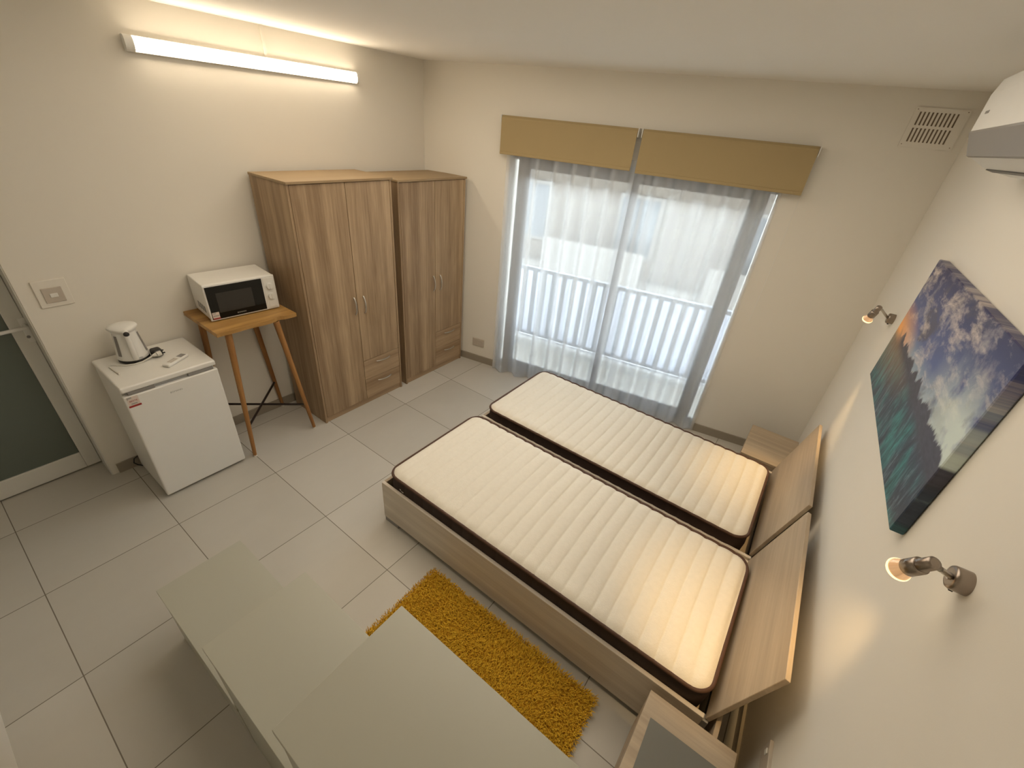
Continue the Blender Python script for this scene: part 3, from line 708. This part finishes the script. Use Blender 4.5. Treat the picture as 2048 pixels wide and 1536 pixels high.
# remote control
rx = Matrix.Translation((0.1975, 0.968, fz)) @ Matrix.Rotation(math.radians(30), 4, 'Z')
t = thing('remote_control', (0.196, 0.972, fz), 'white air conditioner remote control lying on the fridge top', 'remote control')
MB(rx).box((-0.023, -0.078, 0.001), (0.023, 0.078, 0.019), 0.006, 3).build('case', 'white_plastic', t)
MB(rx).box((-0.017, 0.026, 0.0185), (0.017, 0.066, 0.0200), 0.001).build('display', 'grey_plastic', t)
bp = MB(rx)
for i in range(2):
    for j in range(4): bp.box((-0.015 + i * 0.016, -0.048 + j * 0.014, 0.0185), (-0.002 + i * 0.016, -0.037 + j * 0.014, 0.0202), 0.002)
bp.build('button_pad', 'socket', t)

# ------------------------------------------------------------------ microwave stand and microwave
t = thing('bar_stand', (0.09, 1.435, 0), 'tall wooden stand with tapered legs and dark crossed rods under the microwave', 'table')
ZS = 1.0
pts = [(-0.14, 1.180), (0.333, 1.178)]
for i in range(1, 24):
    y = 1.178 + 0.514 * i / 24; dx = 0.004 * math.sin(9 * y) + 0.003 * math.sin(31 * y)
    if abs(y - 1.575) < 0.035: dx -= 0.018 * (1 - abs(y - 1.575) / 0.035)
    pts.append((0.334 + dx, y))
pts += [(0.338, 1.692), (-0.14, 1.690)]
MB().prism(pts, ZS - 0.026, ZS).build('tabletop', 'stand_wood', t)
legs = {'a': ((0.298, 1.254), (0.330, 1.196)), 'b': ((0.302, 1.560), (0.335, 1.667)), 'c': ((-0.095, 1.570), (-0.125, 1.661)), 'd': ((-0.095, 1.25), (-0.125, 1.205))}
mids = {}
for k, (tp, ft) in legs.items():
    T = Vector((*tp, ZS - 0.034)); F = Vector((*ft, 0.012))
    lg = MB().cyl(F, T, 0.0125, 0.021, 20).build('leg', 'stand_leg', t)
    MB().cyl(T, T + Vector((0, 0, 0.009)), 0.016).build('mounting_plate', 'black_metal', lg)
    MB().cyl((ft[0], ft[1], 0), F, 0.013, 0.012).build('foot_pad', 'cord_white', lg)
    mids[k] = F.lerp(T, 0.25)
for a, b, dz in (('a', 'c', 0.0085), ('d', 'b', -0.0085)):
    MB().cyl(mids[a] + Vector((0, 0, dz)), mids[b] + Vector((0, 0, dz)), 0.0085, None, 12).build('cross_rod', 'black_metal', t)
# microwave, turned a little towards the room
mwF = Matrix.Translation((0.153, 1.232, ZS)) @ Matrix.Rotation(math.radians(-4.8), 4, 'Z')
t = thing('microwave', tuple(mwF @ Vector((-0.15, 0.215, 0))), 'white microwave oven with black glass door on the wooden stand', 'microwave')
WM, HM = 0.430, 0.242
MB(mwF).box((-0.285, 0.003, 0.010), (-0.018, WM - 0.003, HM), 0.007, 2).build('casing', 'white_enamel', t)
MB(mwF).box((-0.018, 0, 0.006), (0.0, WM, HM), 0.006, 2).build('front_frame', 'white_plastic', t)
dg = MB(mwF).box((-0.004, 0.010, 0.016), (0.0035, 0.345, HM - 0.012), 0.002).build('door', 'black_glass', t)
MB(mwF).box((0.0034, 0.060, 0.055), (0.0042, 0.275, 0.185), 0.0003, 1).build('viewing_mesh', 'screen_grey', dg)
text_mesh('BOMANN', 0.0125, mwF @ facing((0, 1, 0), (0, 0, 1), (0.0038, 0.185, 0.033)), 0.0003).build('logo', 'logo_grey', dg)
MB(mwF).box((0.0034, 0.013, 0.018), (0.0044, 0.053, 0.064)).build('sticker', 'sticker', dg)
MB(mwF).box((0.0043, 0.013, 0.018), (0.0049, 0.055, 0.0265)).build('sticker_band', 'red', dg)
MB(mwF).box((0.0043, 0.018, 0.052), (0.0047, 0.034, 0.061)).box((0.0043, 0.017, 0.036), (0.0047, 0.050, 0.046)).build('sticker_print', 'logo_grey', dg)
MB(mwF).box((-0.001, 0.353, 0.014), (0.002, WM - 0.010, HM - 0.014), 0.002).build('control_panel', 'white_plastic', t)
for z in (0.172, 0.102):
    kb = MB(mwF).cyl((0.001, 0.388, z), (0.017, 0.388, z), 0.022, 0.020, 28).build('knob', 'white_plastic', t)
    MB(mwF).box((0.016, 0.3855, z - 0.017), (0.0205, 0.3905, z + 0.017), 0.001).build('knob_grip', 'white_plastic', kb)
MB(mwF).box((0.001, 0.364, 0.022), (0.005, 0.414, 0.068), 0.002).build('door_button', 'white_plastic', t)
vt = MB(mwF)
for i in range(4):
    for j in range(4): vt.box((-0.20 + i * 0.037, 0.0018, 0.050 + j * 0.011 - i * 0.001), (-0.178 + i * 0.037, 0.0034, 0.056 + j * 0.011 - i * 0.001))
vt.build('side_vent', 'dark', t)
for x, y in ((-0.25, 0.04), (-0.25, 0.39), (-0.04, 0.04), (-0.04, 0.39)):
    MB(mwF).cyl((x, y, 0), (x, y, 0.011), 0.012).build('foot', 'dark', t)

# ------------------------------------------------------------------ beds
def bed(y0, y1, hy0, hy1, label, brace_y0):
    t = thing('bed_frame', (2.5, (y0 + y1) / 2, 0), label, 'bed', 'single bed frames')
    x0, x1, zb, zt = 1.500, 3.452, 0.035, 0.330
    MB().box((x0, y0, zb), (x1, y0 + 0.020, zt), 0.0015, 1).build('side_rail', 'bed_x', t)
    MB().box((x0, y1 - 0.020, zb), (x1, y1, zt), 0.0015, 1).build('side_rail', 'bed_x', t)
    MB().box((x0, y0 + 0.020, zb), (x0 + 0.020, y1 - 0.020, zt), 0.0015, 1).build('footboard', 'bed_y', t)
    MB().box((x0 + 0.020, y0 + 0.020, 0.185), (x1 - 0.010, y1 - 0.020, 0.215)).build('slat_base', 'bed_y', t)
    for x, y in ((x0 + 0.004, y0 + 0.003), (x0 + 0.004, y1 - 0.023), (x1 - 0.14, y0 + 0.003), (x1 - 0.14, y1 - 0.023)):
        MB().box((x, y, 0), (x + 0.120, y + 0.020, zb)).build('foot', 'grey_plastic', t)
    a = Vector((3.458, 0.320)); b = Vector((3.567, 0.800)); d = (b - a).normalized(); nn = Vector((d.y, -d.x)) * 0.018
    sh = -0.039 * (hy1 + hy0 - 3.8) / 2
    hb = MB()
    def hx(y): return -0.020 * (y - 1.45)
    poly = [a, b, b + nn, a + nn]
    vs = [(p.x + hx(hy0), hy0, p.y) for p in poly] + [(p.x + hx(hy1), hy1, p.y) for p in poly]
    bm = bmesh.new(); bv = [bm.verts.new(v) for v in vs]
    for f in ((3, 2, 1, 0), (4, 5, 6, 7), (0, 1, 5, 4), (1, 2, 6, 5), (2, 3, 7, 6), (3, 0, 4, 7)): bm.faces.new([bv[i] for i in f])
    bmesh.ops.bevel(bm, geom=list(bm.edges), offset=0.0015, segments=1, affect='EDGES')
    hb.bm(bm); hb.build('headboard', 'bed_y', t)
    MB().box((3.512 + hx(hy1), brace_y0, 0.035), (3.530 + hx(hy1), hy1, 0.345), 0.001, 1).build('rear_board', 'bed_y', t)
    for y in (y0, y1 - 0.03):
        MB().box((x1 - 0.004, y, 0.10), (x1 + 0.022, y + 0.030, 0.315), 0.003).build('corner_bracket', 'grey_plastic', t)
    return t
bed(1.432, 2.362, 1.440, 2.360, 'pale wooden single bed frame, nearer one beside the orange rug', 1.385)
bed(2.382, 3.285, 2.418, 3.298, 'pale wooden single bed frame, farther one beside the sheer curtain', 2.42)

def mattress(x0, x1, y0, y1, zt, label, seed):
    th = 0.20; R = 0.085
    t = thing('mattress', ((x0 + x1) / 2, (y0 + y1) / 2, zt - th), label, 'mattress', 'cream mattresses')
    ribs = 25; pitch = (x1 - x0) / ribs
    def ylim(x):
        d = 0.0
        e = min(x - x0, x1 - x)
        if e < R: d = R - math.sqrt(max(0, R * R - (R - e) ** 2))
        k = abs(math.sin(math.pi * (x - x0) / pitch))
        return y0 + d - 0.004 * k ** 0.6, y1 - d + 0.004 * k ** 0.6
    xs = [x0 + R * (1 - math.cos(math.pi / 2 * i / 14)) * 1.0 for i in range(14)]
    nmid = ribs * 14
    xm = [x0 + R + (x1 - x0 - 2 * R) * i / nmid for i in range(nmid + 1)]
    xs = sorted(set([round(v, 5) for v in xs + xm + [x1 - (v - x0) for v in xs]]))
    ny = 30; vs = []
    for x in xs:
        a, b = ylim(x)
        for j in range(ny + 1):
            f = 0.5 - 0.5 * math.cos(math.pi * j / ny)
            f = 0.55 * f + 0.45 * j / ny
            y = a + (b - a) * f
            bow = 0.012 * math.sin(3.1 * (y - y0)) * (1 if seed % 2 else -1)
            k = abs(math.sin(math.pi * (x - x0 + bow) / pitch)) ** 0.42
            ed = min(min(x - x0, x1 - x), min(y - a, b - y))
            fall = min(1.0, max(0.0, ed / 0.045)) ; fall = math.sin(fall * math.pi / 2)
            z = zt - 0.020 * (1 - fall) - 0.0125 * (1 - k) * (0.25 + 0.75 * fall)
            vs.append((x, y, z))
    fs = []; m = ny + 1
    for i in range(len(xs) - 1):
        for j in range(ny): fs.append((i * m + j, (i + 1) * m + j, (i + 1) * m + j + 1, i * m + j + 1))
    MB().add(vs, fs, True).build('quilted_top', 'mattress', t)
    # outline
    out = []
    for i, x in enumerate(xs): out.append((x, ylim(x)[0]))
    for x in reversed(xs): out.append((x, ylim(x)[1]))
    n = len(out); sv = []
    zb = zt - th
    cx, cy = (x0 + x1) / 2, (y0 + y1) / 2
    def grow(p, g):
        x, y = p; ax = max(-1, min(1, (x - cx) / ((x1 - x0) / 2))); ay = (y - cy) / ((y1 - y0) / 2)
        return (x + g * ax ** 15, y + g * max(-1, min(1, ay)) ** 5)
    levels = [(zt - 0.020, 0.0), (zt - 0.05, 0.003), (zt - 0.10, 0.006), (zb + 0.02, 0.0), (zb, -0.006)]
    for z, g in levels:
        for p in out: q = grow(p, g); sv.append((q[0], q[1], z))
    sf = [(k * n + i, k * n + (i + 1) % n, (k + 1) * n + (i + 1) % n, (k + 1) * n + i) for k in range(len(levels) - 1) for i in range(n)]
    MB().add(sv, sf, True).add(sv, [tuple(range((len(levels) - 1) * n, len(levels) * n))]).build('side_band', 'brown', t)
    ring = []
    for i, p in enumerate(out):
        q = grow(p, 0.001); kk = abs(math.sin(math.pi * (p[0] - x0) / pitch)); ring.append((q[0], q[1], zt - 0.020 + 0.004 * kk - 0.001))
    # drop duplicates
    rr = [ring[0]]
    for p in ring[1:]:
        if (Vector(p) - Vector(rr[-1])).length > 0.002: rr.append(p)
    rr.append(rr[0])
    MB().tube(rr, 0.0085, 8).build('piping', 'piping', t)
    return t
mattress(1.528, 3.440, 1.462, 2.275, 0.428, 'cream quilted mattress with brown sides in the nearer bed', 1)
mattress(1.522, 3.395, 2.405, 3.200, 0.425, 'cream quilted mattress with brown sides in the farther bed by the curtain', 2)
tag(MB().box((1.640, 1.453, 0.327), (1.652, 1.4555, 0.352)).box((1.652, 1.453, 0.336), (1.672, 1.4555, 0.343)).build('mattress_tag', 'cord_white'), 'tiny white cloth tag poking up between bed rail and mattress', 'tag')

# ------------------------------------------------------------------ bedside tables
t = thing('bedside_table', (3.41, 1.146, 0), 'pale wooden bedside table in the near corner with a grey patch on top', 'bedside table', 'bedside tables')
MB().box((3.262, 0.925, 0.0), (3.575, 0.941, 0.352), 0.001).box((3.262, 1.352, 0.0), (3.575, 1.368, 0.352), 0.001).box((3.560, 0.941, 0.02), (3.575, 1.352, 0.352)).box((3.265, 0.941, 0.02), (3.560, 1.352, 0.04)).build('carcass', 'bed_z', t)
MB().box((3.245, 0.920, 0.352), (3.580, 1.373, 0.370), 0.0015).build('top_panel', 'bed_z', t)
for z0, z1 in ((0.035, 0.188), (0.193, 0.348)):
    dw = MB().box((3.246, 0.927, z0), (3.2615, 1.366, z1), 0.001).build('drawer', 'bed_y', t)
    MB().box((3.2455, 1.08, z1 - 0.020), (3.2475, 1.21, z1 - 0.006), 0.0005, 1).build('finger_grip', 'grey_plastic', dw)
dup(t, (-0.048, 2.385, 0), 'pale wooden bedside table in the far corner, half behind the farther headboard')
tag(MB().prism([(3.279, 1.278), (3.574, 1.281), (3.574, 0.925), (3.290, 0.925)], 0.3702, 0.3716).build('grey_patch', 'grey_patch'), 'flat grey patch covering most of the near bedside table', 'sheet')  # thin grey slab over most of the table top

# ------------------------------------------------------------------ white steps
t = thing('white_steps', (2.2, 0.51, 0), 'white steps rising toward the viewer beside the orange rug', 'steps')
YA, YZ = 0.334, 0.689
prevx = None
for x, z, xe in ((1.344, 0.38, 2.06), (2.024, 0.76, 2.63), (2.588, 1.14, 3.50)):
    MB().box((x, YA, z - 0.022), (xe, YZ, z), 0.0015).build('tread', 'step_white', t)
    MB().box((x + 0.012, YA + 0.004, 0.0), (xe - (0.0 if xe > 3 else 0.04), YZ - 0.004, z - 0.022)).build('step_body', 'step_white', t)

# ------------------------------------------------------------------ rug
def rug():
    rnd = random.Random(5); x0, x1, y0, y1 = 2.005, 3.075, 0.74, 1.378
    t = thing('shaggy_rug', ((x0 + x1) / 2, (y0 + y1) / 2, 0), 'mustard orange shaggy rug on the tiles beside the nearer bed', 'rug')
    MB().box((x0 + 0.012, y0 + 0.012, 0.0), (x1 - 0.012, y1 - 0.012, 0.010), 0.003).build('backing', 'rug', t)
    vs = []; fs = []
    lean = lambda x, y: (0.5 * math.sin(5 * x + 3 * y) + 0.6, 0.6 * math.sin(4 * y - 6 * x))
    for i in range(30000):
        x = rnd.uniform(x0, x1); y = rnd.uniform(y0, y1)
        if (x - x0) + (y1 - y) < 0.02: continue
        L = rnd.uniform(0.022, 0.046); a = rnd.uniform(0, 6.28)
        lx, ly = lean(x, y); dx = (0.55 * math.cos(a) + 0.35 * lx) * L * 0.9; dy = (0.55 * math.sin(a) + 0.35 * ly) * L * 0.9
        w = 0.0016; px, py = -math.sin(a) * w, math.cos(a) * w; h = L * 0.72
        y_ = min(y, y1 - 0.008); b = len(vs)
        ex = min(x + dx, 3.10); ey = min(y_ + dy, 1.424)
        vs += [(x - px, y_ - py, 0.008), (x + px, y_ + py, 0.008), ((x + ex) / 2 + px, (y_ + ey) / 2 + py, 0.010 + h * 0.75), ((x + ex) / 2 - px, (y_ + ey) / 2 - py, 0.010 + h * 0.75), (ex, ey, 0.010 + h)]
        fs += [(b, b + 1, b + 2, b + 3), (b + 3, b + 2, b + 4)]
    o = Vector(t.location); me = bpy.data.meshes.new('pile')
    me.from_pydata([(v[0] - o.x, v[1] - o.y, v[2]) for v in vs], [], fs); me.update(); me.materials.append(M['rug'])
    ob = bpy.data.objects.new('pile', me); C.objects.link(ob); ob.parent = t; ob['kind'] = 'stuff'
rug()
